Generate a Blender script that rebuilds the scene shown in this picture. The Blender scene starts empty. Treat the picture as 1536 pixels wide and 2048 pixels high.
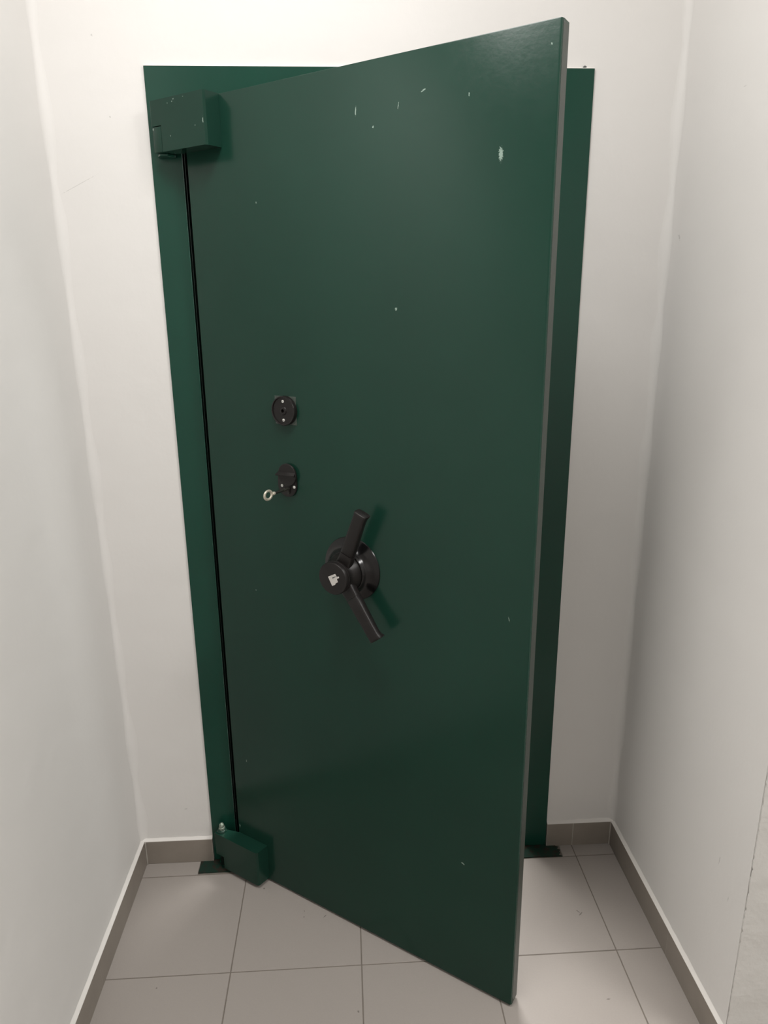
import bpy, bmesh, math, random
from mathutils import Vector, Matrix

random.seed(7)
S = bpy.context.scene
COL = S.collection

# ------------------------------------------------------------------ camera
F_PX = 1417.24
CAM = Vector((0.4424, -1.8291, 1.6195))
YAW, PITCH, ROLL = 0.0481, 0.2778, -0.0095
cyw, syw, cp, sp = math.cos(YAW), math.sin(YAW), math.cos(PITCH), math.sin(PITCH)
fwd = Vector((syw * cp, cyw * cp, -sp))
rgt = Vector((cyw, -syw, 0))
upv = rgt.cross(fwd)
r2 = math.cos(ROLL) * rgt + math.sin(ROLL) * upv
u2 = -math.sin(ROLL) * rgt + math.cos(ROLL) * upv
cam = bpy.data.cameras.new("camera")
cam.sensor_fit = 'VERTICAL'
cam.sensor_height = 24.0
cam.lens = F_PX / 2048 * 24.0
cam.clip_start = 0.02
camo = bpy.data.objects.new("camera", cam)
m = Matrix((r2, u2, -fwd)).transposed().to_4x4()
m.translation = CAM
camo.matrix_world = m
COL.objects.link(camo)
S.camera = camo

# ------------------------------------------------------------------ world, lamps, exposure
w = bpy.data.worlds.new("world")
w.use_nodes = True
w.node_tree.nodes["Background"].inputs[0].default_value = (0.9, 0.93, 1.0, 1)
w.node_tree.nodes["Background"].inputs[1].default_value = 0.02
S.world = w
S.view_settings.view_transform = 'Standard'
S.view_settings.look = 'None'
S.view_settings.exposure = 0.0
S.view_settings.gamma = 1.0
S.view_settings.use_curve_mapping = False


def area(name, loc, size, energy, color, rot=(0, 0, 0)):
    l = bpy.data.lights.new(name, 'AREA')
    l.shape = 'RECTANGLE'
    l.size, l.size_y = size
    l.energy = energy
    l.color = color
    o = bpy.data.objects.new(name, l)
    o.location = loc
    o.rotation_euler = rot
    COL.objects.link(o)
    return o


CEIL = 3.00
LAMPS = [((0.32, -1.00), 20.5), ((2.20, -1.70), 41.0)]
LCOL = (1.0, 0.98, 0.955)
for (lx, ly), e in LAMPS:
    area("ceiling_lamp_corridor", (lx, ly, CEIL - 0.045), (0.58, 0.58), e, LCOL)
VLAMP = (0.78, 0.60)
area("ceiling_lamp_vault", (VLAMP[0], VLAMP[1], 2.5 - 0.045), (0.55, 0.55), 44.0, LCOL)


# ------------------------------------------------------------------ materials
class NT:
    def __init__(s, name):
        s.mat = bpy.data.materials.new(name)
        s.mat.use_nodes = True
        s.t = s.mat.node_tree
        s.b = s.t.nodes["Principled BSDF"]

    def n(s, typ, **kw):
        nd = s.t.nodes.new(typ)
        for k, v in kw.items():
            if k.startswith('i_'):
                nd.inputs[k[2:].replace('_', ' ')].default_value = v
            else:
                setattr(nd, k, v)
        return nd

    def l(s, a, b):
        s.t.links.new(a, b)

    def math(s, op, a, b=None, clamp=False):
        nd = s.n('ShaderNodeMath', operation=op)
        nd.use_clamp = clamp
        for i, v in enumerate((a, b)):
            if v is None:
                continue
            if isinstance(v, (int, float)):
                nd.inputs[i].default_value = v
            else:
                s.l(v, nd.inputs[i])
        return nd.outputs[0]

    def mix(s, fac, a, b):
        nd = s.n('ShaderNodeMix', data_type='RGBA')
        for sock, v in ((nd.inputs[0], fac), (nd.inputs[6], a), (nd.inputs[7], b)):
            if isinstance(v, (tuple, float, int)):
                sock.default_value = (*v, 1) if isinstance(v, tuple) and len(v) == 3 else v
            else:
                s.l(v, sock)
        return nd.outputs[2]

    def noise(s, vec, scale, detail=3, rough=0.5):
        nd = s.n('ShaderNodeTexNoise')
        nd.inputs['Scale'].default_value = scale
        nd.inputs['Detail'].default_value = detail
        nd.inputs['Roughness'].default_value = rough
        if vec is not None:
            s.l(vec, nd.inputs['Vector'])
        return nd.outputs['Fac']

    def ramp(s, fac, lo, hi):
        nd = s.n('ShaderNodeMapRange')
        nd.inputs['From Min'].default_value = lo
        nd.inputs['From Max'].default_value = hi
        s.l(fac, nd.inputs['Value'])
        return nd.outputs[0]

    def bump(s, h, strength, dist):
        nd = s.n('ShaderNodeBump')
        nd.inputs['Strength'].default_value = strength
        nd.inputs['Distance'].default_value = dist
        s.l(h, nd.inputs['Height'])
        s.l(nd.outputs[0], s.b.inputs['Normal'])

    def marks(s, vec, axes, items, rag=0.62):
        """small worn spots fixed to the surface: (a, b, half width, half height, angle in degrees)"""
        sep = s.n('ShaderNodeSeparateXYZ')
        s.l(vec, sep.inputs[0])
        A, B = sep.outputs[axes[0]], sep.outputs[axes[1]]
        nz = s.noise(vec, 420, 2)
        tot = None
        for a, b, ra, rb, ang in items:
            c_, s_ = math.cos(math.radians(ang)), math.sin(math.radians(ang))
            da, db = s.math('SUBTRACT', A, a), s.math('SUBTRACT', B, b)
            x = s.math('ADD', s.math('MULTIPLY', da, c_ / ra), s.math('MULTIPLY', db, s_ / ra))
            y = s.math('ADD', s.math('MULTIPLY', da, -s_ / rb), s.math('MULTIPLY', db, c_ / rb))
            d = s.math('SQRT', s.math('ADD', s.math('MULTIPLY', x, x), s.math('MULTIPLY', y, y)))
            d = s.math('ADD', d, s.math('MULTIPLY', s.math('SUBTRACT', nz, 0.5), rag * 3))
            mk = s.math('MULTIPLY', s.math('SUBTRACT', 0.92, d), 3.5, True)
            tot = mk if tot is None else s.math('MAXIMUM', tot, mk)
        return tot


def setb(b, **kw):
    for k, v in kw.items():
        b.inputs[k].default_value = v


PAINT = (0.0080, 0.0375, 0.0250)


def green_paint(name, rough=0.2, chips=None, wear=0.0, base=PAINT, spec=0.29):
    t = NT(name)
    geo = t.n('ShaderNodeNewGeometry').outputs['Position']
    tc = t.n('ShaderNodeTexCoord').outputs['Object']
    v = t.noise(tc, 3.0, 3)
    col = t.mix(t.ramp(v, 0.3, 0.7), tuple(c * 0.93 for c in base), tuple(c * 1.08 for c in base))
    if chips:
        mk = t.marks(tc, (0, 2), chips)
        col = t.mix(t.math('MULTIPLY', mk, 0.85), col, (0.27, 0.36, 0.31))
    if wear:
        n1 = t.noise(geo, 55, 5, 0.65)
        mk = t.ramp(n1, 0.59 - wear * .1, 0.65 - wear * .1)
        col = t.mix(mk, col, (0.035, 0.026, 0.02))
    t.l(col, t.b.inputs['Base Color'])
    n2 = t.noise(tc, 60, 3)
    rr = t.n('ShaderNodeMapRange')
    rr.inputs['To Min'].default_value = rough - 0.03
    rr.inputs['To Max'].default_value = rough + 0.04
    t.l(n2, rr.inputs['Value'])
    t.l(rr.outputs[0], t.b.inputs['Roughness'])
    setb(t.b, **{'Specular IOR Level': spec})
    t.bump(t.noise(tc, 130, 3), 0.05, 0.002)
    return t.mat


def simple(name, col, rough, metal=0.0, var=0.1, scale=40, bump=0.0, spec=0.5):
    t = NT(name)
    tc = t.n('ShaderNodeTexCoord').outputs['Object']
    v = t.noise(tc, scale, 4)
    c = t.mix(t.ramp(v, 0.3, 0.7), tuple(x * (1 - var) for x in col), tuple(min(1, x * (1 + var)) for x in col))
    t.l(c, t.b.inputs['Base Color'])
    setb(t.b, Roughness=rough, Metallic=metal, **{'Specular IOR Level': spec})
    if bump:
        t.bump(v, bump, 0.002)
    return t.mat


def plaster(name, items=None, axes=(0, 2), base=(0.80, 0.785, 0.765), rough=0.16):
    t = NT(name)
    geo = t.n('ShaderNodeNewGeometry').outputs['Position']
    v = t.noise(geo, 2.2, 4)
    c = t.mix(t.ramp(v, 0.3, 0.7), tuple(x * 0.975 for x in base), base)
    if items:
        c = t.mix(t.math('MULTIPLY', t.marks(geo, axes, items), 0.38), c, (0.33, 0.32, 0.30))
    t.l(c, t.b.inputs['Base Color'])
    setb(t.b, Roughness=0.62, **{'Specular IOR Level': 0.3})
    h = t.math('ADD', t.math('MULTIPLY', t.noise(geo, 9, 3), 1.0), t.math('MULTIPLY', t.noise(geo, 90, 4), 0.12))
    t.bump(h, rough, 0.012)
    return t.mat


M_backwall = plaster("white_wall_paint", [
    (-0.175, 1.906, 0.055, 0.0007, 26), (-0.108, 2.211, 0.002, 0.003, 0), (-0.0729, 0.185, 0.006, 0.002, 10),
    (-0.086, 2.048, 0.002, 0.002, 0)])
M_rightwall = plaster("white_wall_paint_right", [
    (-0.0597, 1.780, 0.0035, 0.009, -35), (-0.5653, 0.437, 0.0016, 0.013, 5), (-0.6154, 0.38, 0.0014, 0.009, 5),
    (-0.2836, 2.040, 0.006, 0.001, 0)], axes=(1, 2))
M_wall = plaster("white_wall_paint_left")
M_ceiling = plaster("white_ceiling_paint")
M_caulk = plaster("white_caulk", base=(0.80, 0.775, 0.74))
M_rough_plaster = plaster("scraped_plaster", [(-0.80, 0.30, 0.01, 0.04, 8)], axes=(1, 2), base=(0.655, 0.645, 0.62), rough=0.5)

M_tile = None


def tile_mat():
    t = NT("greige_floor_tile")
    geo = t.n('ShaderNodeNewGeometry').outputs['Position']
    oi = t.n('ShaderNodeObjectInfo').outputs['Random']
    base = (0.365, 0.332, 0.306)
    v = t.noise(geo, 260, 3)
    c = t.mix(v, tuple(x * 0.96 for x in base), tuple(x * 1.04 for x in base))
    c = t.mix(t.math('MULTIPLY', oi, 0.12), c, (0.345, 0.315, 0.292))
    dots = [(0.1636, -0.1265, .003, .003, 0), (0.2862, -0.2144, .002, .002, 0), (0.286, -0.2349, .0022, .002, 0),
            (-0.0689, -0.4288, .0022, .0022, 0), (0.4327, -0.5196, .003, .003, 0), (1.0537, -0.2700, .009, .002, 40),
            (1.0500, -0.2620, .008, .0017, -50), (1.0416, -0.523, .005, .002, 10), (0.3442, -0.235, .006, .002, 50)]
    c = t.mix(t.math('MULTIPLY', t.marks(geo, (0, 1), dots), 0.7), c, (0.10, 0.09, 0.08))
    t.l(c, t.b.inputs['Base Color'])
    setb(t.b, Roughness=0.42, **{'Specular IOR Level': 0.35})
    t.bump(t.noise(geo, 180, 2), 0.05, 0.001)
    return t.mat


M_tile = tile_mat()
M_grout = simple("floor_grout", (0.20, 0.175, 0.15), 0.85, bump=0.2)
M_base = simple("taupe_baseboard_tile", (0.275, 0.243, 0.210), 0.38, var=0.05, scale=20, spec=0.35)
M_joint = simple("baseboard_joint_filler", (0.42, 0.39, 0.35), 0.8)

M_leaf = green_paint("green_door_enamel", 0.205, chips=[
    (0.4641, 1.9882, .0014, .0095, -4), (0.5037, 1.9563, .0022, .0022, 0), (0.6136, 2.003, .006, .0016, 28),
    (0.7049, 1.9832, .0013, .004, 0), (0.7690, 1.8800, .0048, .0130, 0), (0.5533, 1.621, .003, .0035, 0),
    (0.7317, 0.3568, .0055, .0022, -25), (0.8206, 1.0058, .001, .006, 15), (0.0503, 0.3879, .001, .005, 0),
    (0.1279, 0.9268, .0015, .0015, 0), (0.1993, 1.8467, .001, .003, 0), (0.0047, 0.1496, .0022, .006, 0),
    (0.560, 1.985, .0009, .007, -12), (0.852, 2.035, .0015, .002, 0)])
M_hinge = green_paint("green_hinge_enamel", 0.22, chips=[
    (0.0151, 2.0649, .002, .002, 0), (0.010, 2.0615, .0015, .0015, 0), (-0.0044, 2.0599, .0012, .0012, 0),
    (0.0985, 2.0143, .0013, .0070, 0), (-0.0565, 2.014, .0018, .0025, 0), (-0.0021, 1.9943, .0012, .0016, 0),
    (0.0755, 2.0063, .0015, .0012, 0), (0.045, 2.066, .0012, .0012, 0)])
M_frame = green_paint("green_frame_enamel", 0.22, base=(0.0080, 0.0530, 0.0350), spec=0.29)
M_edge = green_paint("worn_grey_green_edge_paint", 0.3, base=(0.030, 0.040, 0.032), spec=0.4)
M_sill = green_paint("worn_green_sill_paint", 0.38, wear=0.9, base=(0.012, 0.034, 0.024))
M_jamb = green_paint("shade_darkened_green", 0.6, base=(0.0025, 0.008, 0.0055), spec=0.1)  # green darkened so the shade of the hinge gap is in the colour
M_black = simple("black_plastic", (0.0115, 0.0098, 0.0095), 0.38, var=0.12, scale=120, spec=0.32)
M_black_gloss = simple("glossy_black_plastic", (0.006, 0.0056, 0.006), 0.20, var=0.1, spec=0.4)
M_hole = simple("dark_hole", (0.002, 0.002, 0.002), 0.9)
M_metal = simple("bare_steel", (0.42, 0.42, 0.40), 0.42, 0.85, var=0.2, scale=300)
M_grey_metal = simple("dull_grey_steel", (0.13, 0.14, 0.135), 0.5, 0.3, var=0.25, scale=200)
M_plate = simple("scuffed_grey_green_plate", (0.075, 0.095, 0.082), 0.45, 0.2, var=0.35, scale=250)
M_screw = simple("zinc_screw", (0.75, 0.75, 0.72), 0.4, 0.4, var=0.1)
M_sticker = simple("white_sticker", (0.62, 0.60, 0.57), 0.6, var=0.03)
M_key = simple("aged_nickel_key", (0.60, 0.56, 0.46), 0.38, 0.45, var=0.15, scale=400)
M_keydark = simple("blackened_steel_key", (0.045, 0.045, 0.038), 0.35, 0.5)
M_bolt = simple("painted_steel_bolt", (0.30, 0.36, 0.30), 0.3, 0.55, var=0.45, scale=260)
M_dark_room = simple("inner_room_paint", (0.65, 0.64, 0.62), 0.8)
M_lampframe = simple("white_lamp_frame", (0.8, 0.8, 0.8), 0.5)


# ------------------------------------------------------------------ mesh helpers
def link(name, bm, mat, parent=None, smooth=None):
    bmesh.ops.recalc_face_normals(bm, faces=bm.faces)
    me = bpy.data.meshes.new(name)
    bm.to_mesh(me)
    bm.free()
    me.materials.append(mat)
    if smooth is not None:
        me.set_sharp_from_angle(angle=math.radians(smooth))
        for p in me.polygons:
            p.use_smooth = True
    o = bpy.data.objects.new(name, me)
    COL.objects.link(o)
    if parent:
        o.parent = parent
    return o


def bx(bm, x0, x1, y0, y1, z0, z1, bev=0.0, seg=1):
    b2 = bmesh.new()
    vs = [b2.verts.new((x, y, z)) for x in (x0, x1) for y in (y0, y1) for z in (z0, z1)]
    for f in ((0, 1, 3, 2), (4, 6, 7, 5), (0, 4, 5, 1), (2, 3, 7, 6), (0, 2, 6, 4), (1, 5, 7, 3)):
        b2.faces.new([vs[i] for i in f])
    if bev:
        bmesh.ops.bevel(b2, geom=b2.edges[:], offset=bev, segments=seg, affect='EDGES', profile=0.5)
    add(bm, b2)
    return bm


def add(bm, b2):
    mp = {v: bm.verts.new(v.co) for v in b2.verts}
    for f in b2.faces:
        bm.faces.new([mp[v] for v in f.verts])
    b2.free()


def box(*a, **k):
    return bx(bmesh.new(), *a, **k)


def prism(pts, a0, a1, axis='z', bev=0.0, seg=2, bm=None):
    """extrude polygon. axis z: pts=(x,y); axis y: pts=(x,z)"""
    b2 = bmesh.new()
    def P(p, a):
        return (p[0], p[1], a) if axis == 'z' else ((p[0], a, p[1]) if axis == 'y' else (a, p[0], p[1]))
    lo = [b2.verts.new(P(p, a0)) for p in pts]
    hi = [b2.verts.new(P(p, a1)) for p in pts]
    n = len(pts)
    b2.faces.new(lo)
    b2.faces.new(hi)
    for i in range(n):
        b2.faces.new((lo[i], lo[(i + 1) % n], hi[(i + 1) % n], hi[i]))
    bmesh.ops.recalc_face_normals(b2, faces=b2.faces)
    if bev:
        bmesh.ops.bevel(b2, geom=b2.edges[:], offset=bev, segments=seg, affect='EDGES', profile=0.5)
    bm = bm or bmesh.new()
    add(bm, b2)
    return bm


def lathe(prof, c, axis='y', seg=48, bm=None, tilt=None):
    """prof: (radius, height along axis); axis 'y' runs towards -y (out of the door), 'z' runs up"""
    b2 = bmesh.new()
    rings = []
    for r, h in prof:
        if r < 1e-6:
            p = (0, -h, 0) if axis == 'y' else (0, 0, h)
            rings.append([b2.verts.new(p)])
            continue
        ring = []
        for i in range(seg):
            a = 2 * math.pi * i / seg
            x, q = r * math.cos(a), r * math.sin(a)
            ring.append(b2.verts.new((x, -h, q) if axis == 'y' else (x, q, h)))
        rings.append(ring)
    for A, B in zip(rings, rings[1:]):
        if len(A) == 1 and len(B) == 1:
            continue
        for i in range(seg):
            j = (i + 1) % seg
            if len(A) == 1:
                b2.faces.new((A[0], B[i], B[j]))
            elif len(B) == 1:
                b2.faces.new((A[i], A[j], B[0]))
            else:
                b2.faces.new((A[i], A[j], B[j], B[i]))
    if tilt:
        bmesh.ops.transform(b2, matrix=tilt, verts=b2.verts)
    bmesh.ops.translate(b2, vec=c, verts=b2.verts)
    bm = bm or bmesh.new()
    add(bm, b2)
    return bm


def empty(name, loc, rz=0):
    o = bpy.data.objects.new(name, None)
    o.empty_display_size = 0.1
    COL.objects.link(o)
    o.location = loc
    o.rotation_euler = (0, 0, rz)
    return o


def tag(o, label, cat=None, kind=None, group=None):
    if label:
        o['label'] = label
    if cat:
        o['category'] = cat
    if kind:
        o['kind'] = kind
    if group:
        o['group'] = group
    return o


# ------------------------------------------------------------------ the setting
XL, XR = -0.2128, 1.2382
LEANL, LEANR = -0.0105, 0.0008          # metres of lean per metre of height
TR = 0.0069                             # right wall splay
YE = -3.3                               # corridor end behind the camera
W, H = 1.0264, 2.15


def xl(y, z):
    return XL + LEANL * z


def xr(y, z):
    return XR + math.tan(TR) * (-y) + LEANR * z


def hexa(P, bm=None):
    bm = bm or bmesh.new()
    vs = [bm.verts.new(p) for p in P]   # order: x0/x1, y0/y1, z0/z1 as in bx
    for f in ((0, 1, 3, 2), (4, 6, 7, 5), (0, 4, 5, 1), (2, 3, 7, 6), (0, 2, 6, 4), (1, 5, 7, 3)):
        bm.faces.new([vs[i] for i in f])
    return bm


# back wall with the door opening (casing hides its edge)
OX0, OX1, OZ = 0.030, 0.997, 2.115
bm = bmesh.new()
bx(bm, XL - 0.15, OX0, 0, 0.16, -0.02, CEIL)
bx(bm, OX1, XR + 0.15, 0, 0.16, -0.02, CEIL)
bx(bm, OX0, OX1, 0, 0.16, OZ, CEIL)
tag(link("wall_back", bm, M_backwall), "white painted back wall around the green steel door frame", kind='structure')

bm = hexa([(XL - .15, YE, -.02), (XL - .15, YE, CEIL), (XL - .15, 0.001, -.02), (XL - .15, 0.001, CEIL),
           (xl(0, 0), YE, -.02), (xl(0, CEIL), YE, CEIL), (xl(0, 0), 0.001, -.02), (xl(0, CEIL), 0.001, CEIL)])
tag(link("wall_left", bm, M_wall), "white painted wall on the hinge side of the door", kind='structure')
PY = -0.676                             # outside corner where the right wall ends
XE = 3.0                                # far side of the wider room behind the camera
bm = hexa([(xr(PY, 0), PY + .0024, -.02), (xr(PY, CEIL), PY + .0024, CEIL), (xr(0, 0), 0.001, -.02), (xr(0, CEIL), 0.001, CEIL),
           (XR + .2, PY + .0024, -.02), (XR + .2, PY + .0024, CEIL), (XR + .2, 0.001, -.02), (XR + .2, 0.001, CEIL)])
tag(link("wall_right", bm, M_rightwall), "short white painted wall on the free-edge side of the open door", kind='structure')
tag(link("wall_rear", box(XL - .15, XE + .12, YE - .12, YE, -.02, CEIL), M_wall), "white wall behind the camera", kind='structure')
tag(link("ceiling", box(XL - .15, XE + .12, YE - .12, 0.16, CEIL, CEIL + .1), M_ceiling), "white ceiling", kind='structure')

# the wall end beyond the outside corner: rough plaster facing the camera side, chipped cracked arris
bm = bmesh.new()
n = 420
g = []
for i in range(n + 1):
    z = -.02 + (CEIL + .02) * i / n
    xw = xr(PY, z)
    chip = random.random() ** 6 * .0022
    env = .5 + .5 * math.sin(z * 23) * math.sin(z * 7.3 + 1)
    gap = max(0.0, .0030 * random.random() * env - .0005) if z < 1.0 else .0001
    if z < .26:
        gap += .0012 * random.random()
    yb = PY + .0022 - gap
    g.append([bm.verts.new(p) for p in ((xw + .014, yb, z), (xw + .0004 + chip, yb, z),
                                        (xw + .0001 + chip, PY - .0004, z), (xw + .0010 + chip, PY - .0010, z), (XE, PY - .0010, z), (XE, PY + .0020, z))])
for a, b in zip(g, g[1:]):
    for k in range(6):
        bm.faces.new((a[k], a[(k + 1) % 6], b[(k + 1) % 6], b[k]))
bm.faces.new(g[0]); bm.faces.new(g[-1])
tag(link("wall_end", bm, M_rough_plaster), "rough white plaster wall end with a chipped cracked corner", kind='structure')
tag(link("wall_side", box(XE, XE + .12, YE - .12, PY + .019, -.02, CEIL), M_wall), "white side wall of the wider room", kind='structure')

# rounded paint fillets in the two vertical corners
for i, sx in ((2, -1), (3, 1)):
    bm = bmesh.new()
    R0 = 0.018
    rings = []
    for k in range(41):
        z = 0.08 + (CEIL - 0.08) * k / 40
        x0 = xl(0, z) if sx < 0 else xr(0, z)
        R = R0 * (1 + 0.25 * math.sin(k * 1.7) + 0.2 * random.uniform(-1, 1))
        ring = [bm.verts.new((x0 + sx * 0.004, 0.004, z))]
        for j in range(7):
            a = math.pi / 2 * j / 6
            ring.append(bm.verts.new((x0 - sx * (R - R * math.cos(a)) , -(R - R * math.sin(a)), z)))
        rings.append(ring)
    for a, b in zip(rings, rings[1:]):
        for k in range(8):
            bm.faces.new((a[k], a[(k + 1) % 8], b[(k + 1) % 8], b[k]))
    bm.faces.new(rings[0]); bm.faces.new(rings[-1])
    tag(link("trim_%d" % i, bm, M_wall, smooth=60), "rounded white corner between back wall and " + ("left" if sx < 0 else "right") + " wall", kind='structure')

# ------------------------------------------------------------------ floor of single tiles
fl = link("floor", box(XL - .05, XE + .02, YE - .02, 0.001, -.06, -.0016), M_grout)
tag(fl, "pale grey-beige square floor tiles with thin dark joints", kind='structure')
TS, XV, YH, TA = 0.334, 0.1062, -0.0625, 0.0069
J = 0.0014
ct, st = math.cos(TA), math.sin(TA)


def clip_poly(poly, ax, lim, keep_less):
    out = []
    for i in range(len(poly)):
        a, b = poly[i], poly[(i + 1) % len(poly)]
        ia = (a[ax] <= lim) == keep_less
        ib = (b[ax] <= lim) == keep_less
        if ia:
            out.append(a)
        if ia != ib:
            t = (lim - a[ax]) / (b[ax] - a[ax])
            out.append((a[0] + t * (b[0] - a[0]), a[1] + t * (b[1] - a[1])))
    return out


PLX0, PLX1, PLY = -0.0395, 1.0665, -0.0565   # steel sill
full_mesh = {}


def tile_obj(poly, name="tile"):
    if len(poly) < 3:
        return
    ar = abs(sum(poly[i][0] * poly[(i + 1) % len(poly)][1] - poly[(i + 1) % len(poly)][0] * poly[i][1] for i in range(len(poly)))) / 2
    if ar < 2e-5:
        return
    cx = sum(p[0] for p in poly) / len(poly)
    cy = sum(p[1] for p in poly) / len(poly)
    dz = random.uniform(-.0003, .0001)
    b = bmesh.new()
    top, mid, bot = [], [], []
    for (x, y) in poly:
        dx, dy = cx - x, cy - y
        L = math.hypot(dx, dy) or 1
        top.append(b.verts.new((x - cx + dx / L * .0011, y - cy + dy / L * .0011, 0)))
        mid.append(b.verts.new((x - cx, y - cy, -.0008)))
        bot.append(b.verts.new((x - cx, y - cy, -.008)))
    b.faces.new(top)
    k = len(poly)
    for i in range(k):
        j = (i + 1) % k
        b.faces.new((mid[i], mid[j], top[j], top[i]))
        b.faces.new((bot[i], bot[j], mid[j], mid[i]))
    o = link(name, b, M_tile, fl)
    o.location = (cx, cy, dz)


for r in range(-1, 10):
    for c in range(-2, 10):
        x0, x1 = XV + c * TS + J, XV + (c + 1) * TS - J
        y1, y0 = YH - r * TS - J, YH - (r + 1) * TS + J
        poly = [(x0 - st * y0, y0 + st * x0), (x1 - st * y0, y0 + st * x1), (x1 - st * y1, y1 + st * x1), (x0 - st * y1, y1 + st * x0)]
        poly = clip_poly(poly, 0, XL + .001, False)
        if y1 > PY + .05 and x1 > XR:      # cells in the niche stop at the right wall
            poly = clip_poly(poly, 0, XR + .003, True) if poly else poly
            if y0 < PY:
                poly2 = [(XR + .0032, PY - .0015), (x1, PY - .0015), (x1, y0 + .002), (XR + .0032, y0 + .002)]
                poly2 = clip_poly(poly2, 0, x0, False)
                tile_obj(clip_poly(poly2, 0, XE - .001, True) if poly2 else poly2)
        poly = clip_poly(poly, 0, XE - .001, True) if poly else poly
        poly = clip_poly(poly, 1, -.0008, True) if poly else poly
        poly = clip_poly(poly, 1, YE, False) if poly else poly
        if not poly:
            continue
        if r == -1:  # the cut first row stops at the steel sill
            tile_obj(clip_poly(poly, 0, PLX0 - .002, True))
            tile_obj(clip_poly(poly, 0, PLX1 + .002, False))
        else:
            tile_obj(poly)

# ------------------------------------------------------------------ baseboards: single taupe tiles under a white caulk ledge
BH, BT = 0.0804, 0.010


def baseboard(name, label, runs, along, fixed, sgn, zt=BH):
    """runs: joint positions along the wall; along='x' (back) or 'y' (sides)"""
    e = empty(name, (0, 0, 0))
    tag(e, label, kind='structure')
    for a, b in zip(runs, runs[1:]):
        lo, hi = min(a, b) + .0009, max(a, b) - .0009
        if along == 'x':
            q = box(lo, hi, -BT, -.0006, .0005, zt, bev=.0007)
        else:
            f0 = fixed(lo), fixed(hi)
            xa = [min(f0[0], f0[0] + sgn * BT), max(f0[0], f0[0] + sgn * BT)]
            xb = [min(f0[1], f0[1] + sgn * BT), max(f0[1], f0[1] + sgn * BT)]
            q = hexa([(xa[0], lo, .0005), (xa[0], lo, zt), (xb[0], hi, .0005), (xb[0], hi, zt),
                      (xa[1], lo, .0005), (xa[1], lo, zt), (xb[1], hi, .0005), (xb[1], hi, zt)])
        link("tile", q, M_base, e)
    # joint filler just behind the face
    lo, hi = min(runs), max(runs)
    if along == 'x':
        q = box(lo, hi, -BT + .0003, -.001, .0005, zt - .001)
    else:
        q = bmesh.new()
        xs0, xs1 = fixed(lo), fixed(hi)
        t = sgn * (BT - .0003)
        a0, a1 = sorted((xs0, xs0 + t)); b0, b1 = sorted((xs1, xs1 + t))
        hexa([(a0, lo, .0005), (a0, lo, zt - .001), (b0, hi, .0005), (b0, hi, zt - .001),
              (a1, lo, .0005), (a1, lo, zt - .001), (b1, hi, .0005), (b1, hi, zt - .001)], q)
    link("joint_filler", q, M_joint, e)
    # caulk ledge, slightly wavy, sloping from the wall to the tile edge
    q = bmesh.new()
    n = max(8, int(abs(hi - lo) / .02))
    rings = []
    for i in range(n + 1):
        s = lo + (hi - lo) * i / n
        hgt = .0050 + random.uniform(-.0012, .0012)
        d = BT - .0004
        prof = [(0.0, zt - .0004), (d, zt - .0004), (d - .0003, zt + .0010), (.0012, zt + hgt), (0.0, zt + hgt + .0015)]
        if along == 'x':
            rings.append([q.verts.new((s, -p - .0003, z)) for p, z in prof])
        else:
            rings.append([q.verts.new((fixed(s, z) + sgn * (p + .0003), s, z)) for p, z in prof])
    for a, b in zip(rings, rings[1:]):
        for k in range(5):
            q.faces.new((a[k], a[(k + 1) % 5], b[(k + 1) % 5], b[k]))
    q.faces.new(rings[0]); q.faces.new(rings[-1])
    link("caulk_ledge", q, M_caulk, e, smooth=40)
    return e


baseboard("baseboard_left", "taupe tile baseboard with white ledge along the left wall",
          [-.0105, -.0861, -.4166, -.7500, -1.0840, -1.4180, -1.752, -2.086, -2.42, -2.754, -3.088, YE + .01], 'y',
          lambda y, z=0.04: xl(y, z), 1)
baseboard("baseboard_right", "taupe tile baseboard with white ledge along the right wall, ending at the outside corner",
          [-.0105, -.4115, PY + .0008], 'y', lambda y, z=0.04: xr(y, z), -1)
baseboard("baseboard_back", "short taupe tile baseboard between left wall and door frame",
          [XL + .001, -.0015], 'x', None, 1)
b = baseboard("baseboard_back_right", "short taupe tile baseboard in the shade between door frame and right wall",
              [W + .0015, 1.1095, XR - .001], 'x', None, 1, zt=.0815)
# dab of white filler in the corners
bm = bmesh.new()
bx(bm, XL + .0095, XL + .0135, -.0135, -.0095, 0, .080, bev=.001)
tag(link("trim_4", bm, M_joint), "pale filler in the left baseboard corner", kind='structure')
bm = bmesh.new()
bx(bm, XR - .0135, XR - .0095, -.0135, -.0095, 0, .081, bev=.001)
tag(link("trim_5", bm, M_joint), "pale filler in the right baseboard corner", kind='structure')

# ------------------------------------------------------------------ steel door frame
FT = 0.006
GL, GR, GT = 0.0700, 0.9575, 2.0760   # clear opening
fr = empty("steel_door_frame", (0, 0, 0))
tag(fr, "dark green painted steel frame fixed round the opening in the white wall", "door frame", kind='thing')
# casing: two stiles and a head
link("casing", prism([(0, .003), (GL, .003), (GL, GT), (GR, GT), (GR, .003), (W, .003), (W, H), (0, H)], -FT, -.0002, axis='y', bev=.0007), M_frame, fr)
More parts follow.
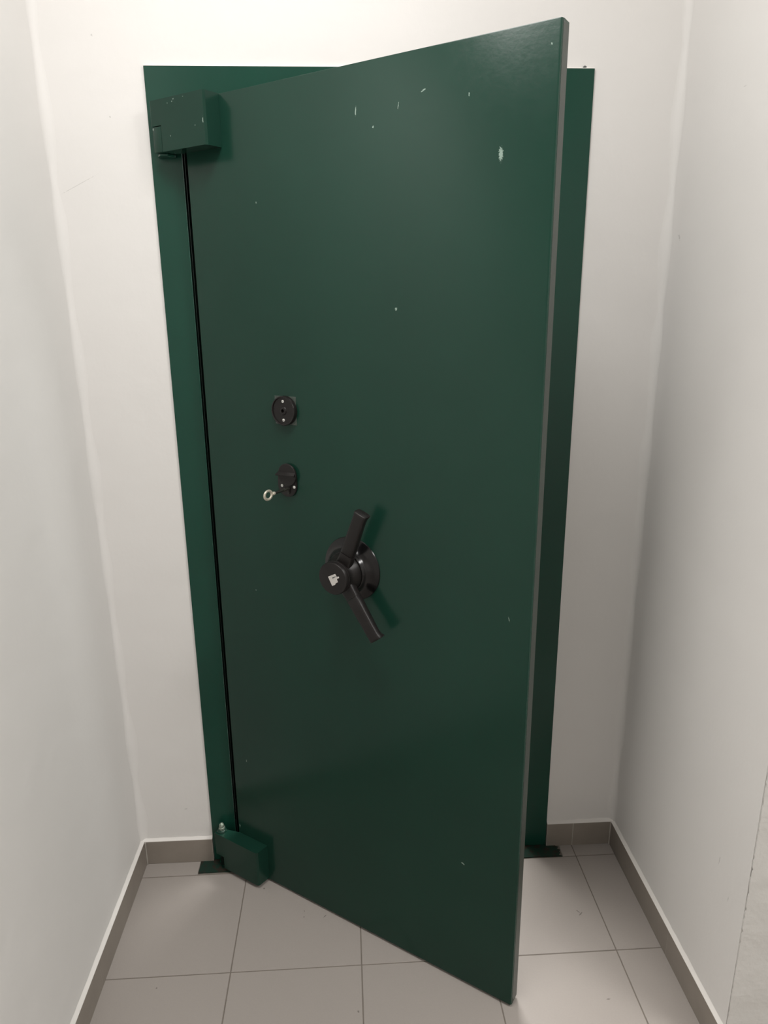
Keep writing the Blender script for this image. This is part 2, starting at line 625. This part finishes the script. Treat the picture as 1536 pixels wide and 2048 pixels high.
# jambs going into the wall, stepped behind the casing lip
jm = bmesh.new()
bx(jm, OX0 + .001, GL - .004, .0002, .155, .004, OZ - .001)
bx(jm, GL - .004, GL + .020, .045, .155, .004, OZ - .001)
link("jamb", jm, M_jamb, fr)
jm = bmesh.new()
bx(jm, GR + .004, OX1 - .001, .0002, .155, .004, OZ - .001)
bx(jm, GR - .020, GR + .004, .045, .155, .004, OZ - .001)
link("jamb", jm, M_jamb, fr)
jm = bmesh.new()
bx(jm, GL - .004, GR + .004, .0002, .155, GT + .004, OZ - .001)
bx(jm, GL + .020, GR - .020, .045, .155, GT - .018, GT + .004)
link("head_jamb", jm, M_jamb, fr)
link("jamb_lip", box(GL - .0039, GL + .0008, .016, .0200, .004, GT - .02), M_jamb, fr)
# steel sill with ragged, rusty ends
pts = []
for i in range(60):
    x = PLX0 + (PLX1 - PLX0) * i / 59
    pts.append((x, PLY + .003 * i / 59 + random.uniform(-.0006, .0006)))
for i in range(12):
    y = PLY + .003 + (0 - PLY - .003) * (i + 1) / 13
    pts.append((PLX1 - .002 + random.uniform(-.008, .004), y))
pts += [(PLX1 - .003, -.0008), (PLX0, -.0008)]
for i in range(6):
    y = -.0008 + (PLY + .0008) * (i + 1) / 7
    pts.append((PLX0 + random.uniform(-.0008, .0012), y))
link("sill_plate", prism(pts, -.0012, .0022), M_sill, fr)
# back of the sill inside the opening
link("inner_sill", box(OX0 + .001, OX1 - .001, .0, .155, -.004, .0025), M_sill, fr)
# pivot brackets that carry the hinge pins
for z0, z1 in ((1.9605, 1.9650), (0.0035, 0.0110)):
    link("pivot_bracket", prism([(.018, -.0062), (.058, -.0062), (.058, -.020), (.045, -.037), (.028, -.037), (.018, -.020)], z0, z1, bev=.001), M_frame, fr)
# paint blob over the head
link("paint_blob", lathe([(0, .002), (.003, .0015), (.005, 0), (0, -.001)], (1.004, -.002, H + .002), seg=10), M_grey_metal, fr)

# white caulk overlapping the head here and there
bm = bmesh.new()
rings = []
for i in range(140):
    x = W * i / 139
    hgt = .0014 + max(0, random.gauss(0, .0007))
    if .36 < x < .47:
        hgt += .0016 * random.random()
    rings.append([bm.verts.new(p) for p in ((x, -.0003, H + .0002), (x, -FT - .0004, H + .0001), (x, -FT + .002, H + hgt), (x, -.0003, H + hgt + .002))])
for a, b in zip(rings, rings[1:]):
    for k in range(4):
        bm.faces.new((a[k], a[(k + 1) % 4], b[(k + 1) % 4], b[k]))
bm.faces.new(rings[0]); bm.faces.new(rings[-1])
tag(link("trim_6", bm, M_caulk), "thin white paint bead along the top of the green frame", kind='structure')

# dark strong-room shell beyond the opening
bm = bmesh.new()
bx(bm, -.30, 1.35, 1.60, 1.66, -.02, 2.5)
bx(bm, -.36, -.30, .161, 1.66, -.02, 2.5)
bx(bm, 1.35, 1.41, .161, 1.66, -.02, 2.5)
bx(bm, -.36, 1.41, .161, 1.66, 2.5, 2.56)
bx(bm, -.36, 1.41, .161, 1.66, -.08, -.02)
tag(link("wall_inner", bm, M_dark_room), "walls of the small room behind the open door", kind='structure')

# ------------------------------------------------------------------ the door leaf (local x along the leaf, y into it, z up)
PHI = 0.6077
HX, HY = 0.0873, -0.0363
L, ZT, ZB, TH = 0.8682, 2.0712, 0.0080, 0.0337
door = empty("vault_door", (HX, HY, 0), -PHI)
tag(door, "heavy dark green steel vault door standing open, with black handle and chipped paint", "door", kind='thing')

# leaf: front skin with a softened free edge
c1 = .0045
lb = prism([(0, 0), (L - c1, 0), (L - c1 * .3, c1 * .3), (L, c1), (L, TH), (0, TH)], ZB, ZT)
eds = [e for e in lb.edges if abs(e.verts[0].co.z - e.verts[1].co.z) < 1e-6 and e.verts[0].co.z > 1 and (e.verts[0].co.y < .006 and e.verts[1].co.y < .006)]
bmesh.ops.bevel(lb, geom=eds, offset=.002, segments=2, affect='EDGES', profile=.5)
link("leaf_panel", lb, M_leaf, door, smooth=25)
link("edge_band", box(L - .0002, L + .0004, c1 + .001, TH - .0012, ZB + .004, ZT - .004, bev=.0002), M_edge, door)
# thick inner body with locking bolts on the free edge
link("inner_body", box(.050, L - .055, TH, TH + .045, .035, ZT - .045, bev=.002), M_jamb, door)
for z in (0.35, 0.80, 1.25, 1.70):
    tl = Matrix.Rotation(math.radians(90), 4, 'Y')
    link("locking_bolt", lathe([(0, 0), (.012, 0), (.012, .010), (.010, .012), (0, .012)], (L - .0552, TH + .022, z), axis='z', seg=20, tilt=tl), M_metal, door, smooth=40)

# hinge blocks wrap the leaf edge and reach back over the pivot
def hinge(z0, z1, notch_top, upper):
    D = .042
    prof = [(-.060, -D), (.0955, -D), (.1015, -D + .0014), (.1055, -D + .0055), (.1095, -.0003), (.0, -.0003), (-.0005, -.002), (-.030, -.010), (-.060, -.020)]
    NX = -.0300
    right = [p for p in prof if p[0] > NX - 1e-6]
    # polygon split at the knuckle notch
    rp = [(NX, -D), (.0955, -D), (.1015, -D + .0014), (.1055, -D + .0055), (.1095, -.0003), (0, -.0003), (-.0005, -.002), (NX, -.010)]
    fp = [(-.060, -D), (.0955, -D), (.1015, -D + .0014), (.1055, -D + .0055), (.1095, -.0003), (0, -.0003), (-.0005, -.002), (NX, -.010), (-.054, -.014), (-.060, -.022)]
    b = bmesh.new()
    nv = len(rp)
    # one closed body: lower section rp, upper section fp
    zc = notch_top
    lo = [b.verts.new((p[0], p[1], z0)) for p in rp]
    mr = [b.verts.new((p[0], p[1], zc)) for p in rp]
    hi = [b.verts.new((p[0], p[1], z1)) for p in fp]
    ml = {q: b.verts.new((fp[q][0], fp[q][1], zc)) for q in (0, 8, 9)}
    b.faces.new(lo)
    b.faces.new(hi)
    for i in range(nv):
        b.faces.new((lo[i], lo[(i + 1) % nv], mr[(i + 1) % nv], mr[i]))
    # upper walls
    up = [ml[0]] + [mr[i] for i in range(1, 8)] + [ml[8], ml[9]]
    up_hi = hi
    b.faces.new((ml[0], mr[0], mr[1], hi[1], hi[0]))
    for i in range(1, 7):
        b.faces.new((mr[i], mr[i + 1], hi[i + 1], hi[i]))
    b.faces.new((mr[7], ml[8], hi[8], hi[7]))
    b.faces.new((ml[8], ml[9], hi[9], hi[8]))
    b.faces.new((ml[9], ml[0], hi[0], hi[9]))
    b.faces.new((mr[0], ml[0], ml[9], ml[8], mr[7]))
    bmesh.ops.recalc_face_normals(b, faces=b.faces)
    eg = [e for e in b.edges if e.verts[0].co.z == e.verts[1].co.z and e.verts[0].co.z in (z0, z1) or abs(e.verts[0].co.z - e.verts[1].co.z) > .001 and e.verts[0].co.x < -.05]
    bmesh.ops.bevel(b, geom=eg, offset=.0011, segments=2, affect='EDGES', profile=.5)
    hb = link("hinge_block", b, M_hinge, door, smooth=22)
    return hb


PIV = (-.048, -.022)
hb1 = hinge(1.9655, 2.0712, 2.0195, True)
kn = prism([(-.0585, -.0413), (-.0318, -.0413), (-.0318, -.013), (-.052, -.016), (-.0585, -.022)], 1.9660, 2.0182, bev=.0012)
link("knuckle", kn, M_hinge, hb1, smooth=30)

hb2 = hinge(.0125, .1255, .052, False)
kb = lathe([(0, 0), (.0085, 0), (.0095, .001), (.0095, .038), (0, .038)], (-.044, -.028, .0115), axis='z', seg=24)
link("pivot_pin", kb, M_jamb, hb2, smooth=40)
# bolt with a domed head and washer on top of the lower block
wz = .1255
washer = lathe([(0, 0), (.0145, 0), (.0150, .001), (.0135, .0045), (.0110, .006), (0, .006)], (PIV[0], PIV[1] - .001, wz), axis='z', seg=28)
link("washer", washer, M_hinge, hb2, smooth=40)
hx6 = lathe([(0, 0), (.0098, 0), (.0100, .001), (.0098, .0065), (.0085, .0080), (0, .0080)], (PIV[0], PIV[1] - .001, wz + .006), axis='z', seg=6)
link("nut", hx6, M_bolt, hb2)
dm = lathe([(.0076, 0), (.0076, .004), (.0068, .008), (.0050, .0115), (.0025, .0130), (0, .0135)], (PIV[0], PIV[1] - .001, wz + .0135), axis='z', seg=24)
link("bolt_end", dm, M_bolt, hb2, smooth=50)

# round dial rose on its bare square backing plate
DU, DZ = .2555, 1.3985
dial = link("dial_rose", lathe([(0, -.0002), (.0335, -.0002), (.0340, .001), (.0340, .0100), (.0333, .0118), (.0318, .0122), (.0306, .0116),
                                (.0303, .0092), (.010, .0090), (.0085, .0112), (.0060, .0120), (.0042, .0120), (.0042, .0050), (0, .0050)], (DU, 0, DZ), seg=64), M_black, door, smooth=35)
link("backing_plate", box(DU - .0312, DU + .0312, -.0012, 0, DZ - .0325, DZ + .0325, bev=.0004), M_plate, dial)
link("centre_hole", lathe([(0, .0051), (.0040, .0051), (.0040, .0054), (0, .0054)], (DU, 0, DZ), seg=20), M_hole, dial)
for dz in (.0215, -.0215):
    s = bmesh.new()
    lathe([(0, .009), (.0034, .009), (.0034, .0102), (.0026, .0108), (0, .0108)], (DU, 0, DZ + dz), seg=16, bm=s)
    link("screw", s, M_screw, dial, smooth=40)
    link("screw_slot", box(DU - .0024, DU + .0024, -.01095, -.0107, DZ + dz - .0004, DZ + dz + .0004), M_hole, dial)

# key escutcheon: oval plate, swivelled round cover with a fin, two pale screws
EU, EZ0, EZ1, EW = .2530, 1.1935, 1.2680, .0278


def stadium(cx, zlo, zhi, r, seg=16):
    P = []
    for i in range(seg + 1):
        a = math.pi * i / seg
        P.append((cx + r * math.cos(a), zhi - r + r * math.sin(a)))
    for i in range(seg + 1):
        a = math.pi + math.pi * i / seg
        P.append((cx + r * math.cos(a), zlo + r + r * math.sin(a)))
    return P


esc = link("keyhole_plate", prism(stadium(EU, EZ0, EZ1, EW), -.0055, -.0002, axis='y', bev=.0009), M_black, door, smooth=30)
cv = link("keyhole_cover", lathe([(0, .0056), (.0262, .0056), (.0268, .0062), (.0268, .0098), (.0260, .0106), (0, .0109)], (.2575, 0, 1.2480), seg=48), M_black, esc, smooth=35)
fin = bmesh.new()
ring = []
for i in range(13):
    s = i / 12
    x = .2325 + .050 * s
    hgt = .0040 + .0085 * (1 - s) ** .8
    ring.append([fin.verts.new(p) for p in ((x, -.0106, 1.2450), (x, -.0106 - hgt, 1.2470), (x, -.0106 - hgt, 1.2492), (x, -.0106, 1.2550))])
for a, b in zip(ring, ring[1:]):
    for k in range(4):
        fin.faces.new((a[k], a[(k + 1) % 4], b[(k + 1) % 4], b[k]))
fin.faces.new(ring[0]); fin.faces.new(ring[-1])
link("cover_fin", fin, M_black, esc, smooth=30)
for u in (.2385, .2750):
    s = lathe([(0, .0054), (.0036, .0054), (.0036, .0066), (.0028, .0072), (0, .0072)], (u, 0, 1.2195), seg=16)
    link("screw", s, M_screw, esc, smooth=40)
link("keyhole", prism([(.2568, 1.2180), (.2632, 1.2180), (.2632, 1.2110), (.2612, 1.2105), (.2612, 1.2010), (.2588, 1.2010), (.2588, 1.2105), (.2568, 1.2110)], -.0058, -.0050, axis='y'), M_hole, esc)

# three-piece lever: bell rose, hub with cap, two arms
HU, HZ = .4325, 1.0445
hd = link("handle_rose", lathe([(0, -.0002), (.0755, -.0002), (.0765, .0012), (.0755, .0035), (.068, .0068), (.0600, .0105), (.0540, .0155), (.0500, .0225),
                                (.0480, .0290), (.0470, .0300), (0, .0300)], (HU, 0, HZ), seg=72), M_black_gloss, door, smooth=40)
link("hub", lathe([(0, .0300), (.0450, .0300), (.0458, .0312), (.0455, .0340), (.0425, .042), (.0385, .050), (.0365, .056), (.0365, .0615), (0, .0615)], (HU, 0, HZ), seg=56), M_black, hd, smooth=35)
cap = link("hub_cap", lathe([(0, .0618), (.0372, .0618), (.0380, .0625), (.0380, .0665), (.0370, .0672), (.0370, .0682), (.0380, .0690), (.0380, .0772), (.0368, .0790), (.0345, .0796), (0, .0800)], (HU, 0, HZ), seg=64), M_black, hd, smooth=35)
stk = [(0.4199, 1.0476), (0.4398, 1.0581), (0.4436, 1.0519), (0.4496, 1.0536), (0.4501, 1.0502), (0.444, 1.0469), (0.4467, 1.0398), (0.4404, 1.0356), (0.4389, 1.0318), (0.4307, 1.0278)]
cxs, czs = .4365, 1.0435
stk = [(u + .0015, z + .0004) for u, z in stk]
tag(link("sticker", prism(stk, -.0804, -.0800, axis='y'), M_sticker, hd), "torn white sticker")
link("sticker_tear", prism([(.4325, 1.0478), (.4405, 1.0524), (.4470, 1.0532), (.4415, 1.0508), (.4345, 1.0460)], -.0806, -.0804, axis='y'), M_grey_metal, hd)


def arm_mesh(ang, secs):
    """secs: (distance, half width, y front, y back)"""
    d = Vector((math.cos(ang), 0, math.sin(ang)))
    t = Vector((-math.sin(ang), 0, math.cos(ang)))
    b = bmesh.new()
    rings = []
    for s, hw, yf, yb in secs:
        rg = []
        th = (yb - yf) / 2
        ym = (yb + yf) / 2
        K = 20
        for i in range(K):
            a = 2 * math.pi * i / K
            ca, sa = math.cos(a), math.sin(a)
            ex = .45
            px = hw * math.copysign(abs(ca) ** ex, ca)
            py = th * math.copysign(abs(sa) ** ex, sa)
            p = Vector((HU, ym + py, HZ)) + d * s + t * px
            rg.append(b.verts.new(p))
        rings.append(rg)
    for A, B in zip(rings, rings[1:]):
        for i in range(len(A)):
            j = (i + 1) % len(A)
            b.faces.new((A[i], A[j], B[j], B[i]))
    b.faces.new(rings[0]); b.faces.new(rings[-1])
    return b


for ang in (67.0, -53.0):
    a = math.radians(ang)
    cl = link("arm_collar", arm_mesh(a, [(.012, .0190, -.0600, -.0360), (.035, .0185, -.0605, -.0365), (.0590, .0165, -.0605, -.0385)]), M_black, hd, smooth=40)
    link("arm", arm_mesh(a, [(.0600, .0164, -.0605, -.0387), (.0612, .0170, -.0610, -.0380), (.090, .0162, -.0625, -.0400), (.125, .0152, -.0640, -.0430),
                             (.152, .0150, -.0650, -.0455), (.160, .0154, -.0652, -.0440), (.1655, .0165, -.0652, -.0400), (.1672, .0164, -.0640, -.0400), (.1678, .0150, -.0625, -.0420)]), M_black, hd, smooth=40)
    # small return lip under the tip
    q = lathe([(0, 0), (.0050, 0), (.0058, .002), (.0058, .010), (.0050, .012), (0, .012)], (HU + math.cos(a) * .160 , -.036, HZ + math.sin(a) * .160), seg=16)
    link("arm_tip", q, M_black, hd, smooth=40)

# ------------------------------------------------------------------ the key standing in the lock (its own thing)
KU, KZ = .2598, 1.2150
key = empty("key", (HX, HY, 0), -PHI)
tag(key, "long old-fashioned key with pale ring bow, stuck in the keyhole of the green door", "key")
link("shaft", lathe([(0, .006), (.0030, .006), (.0030, .022), (.0042, .0225), (.0042, .026), (.0030, .0265), (.0030, .060), (.0030, .062), (0, .062)], (KU, 0, KZ), seg=20), M_keydark, key, smooth=40)
link("collar", lathe([(0, .0590), (.0036, .0590), (.0042, .0600), (.0042, .0650), (.0034, .0665), (.0034, .0690), (0, .0690)], (KU, 0, KZ), seg=20), M_key, key, smooth=40)
# oval bow ring lying in the upright plane through the shaft
b = bmesh.new()
rings = []
KA = 40
for i in range(KA):
    a = 2 * math.pi * i / KA
    rg = []
    for j in range(10):
        p = 2 * math.pi * j / 10
        rr = 1 + .30 * math.cos(p)
        yy = -.0815 - .0122 * math.cos(a) * rr
        zz = KZ + .0100 * math.sin(a) * rr
        rg.append(b.verts.new((KU + .0024 * math.sin(p), yy, zz)))
    rings.append(rg)
for i in range(KA):
    A, B = rings[i], rings[(i + 1) % KA]
    for j in range(10):
        k = (j + 1) % 10
        b.faces.new((A[j], A[k], B[k], B[j]))
bow = link("bow", b, M_key, key, smooth=60)
link("bit", box(KU - .0012, KU + .0012, -.0110, -.0062, KZ - .013, KZ - .002, bev=.0003), M_keydark, key)

# ------------------------------------------------------------------ ceiling lamps (above the frame of the picture)
for (x, y, zc, lab) in ((LAMPS[0][0][0], LAMPS[0][0][1], CEIL, "square white ceiling lamp in front of the green door"),
                        (LAMPS[1][0][0], LAMPS[1][0][1], CEIL, "square white ceiling lamp in the wider room behind the camera"),
                        (VLAMP[0], VLAMP[1], 2.5, "square white ceiling lamp inside the room behind the vault door")):
    cl = empty("ceiling_light", (x, y, zc))
    tag(cl, lab, "lamp")
    b = bmesh.new()
    for (x0, x1, y0, y1) in ((-.33, .33, -.33, -.305), (-.33, .33, .305, .33), (-.33, -.305, -.305, .305), (.305, .33, -.305, .305)):
        bx(b, x0, x1, y0, y1, -.040, -.0002)
    link("lamp_frame", b, M_lampframe, cl)
    link("lamp_plate", box(-.304, .304, -.304, .304, -.020, -.0002), M_lampframe, cl)
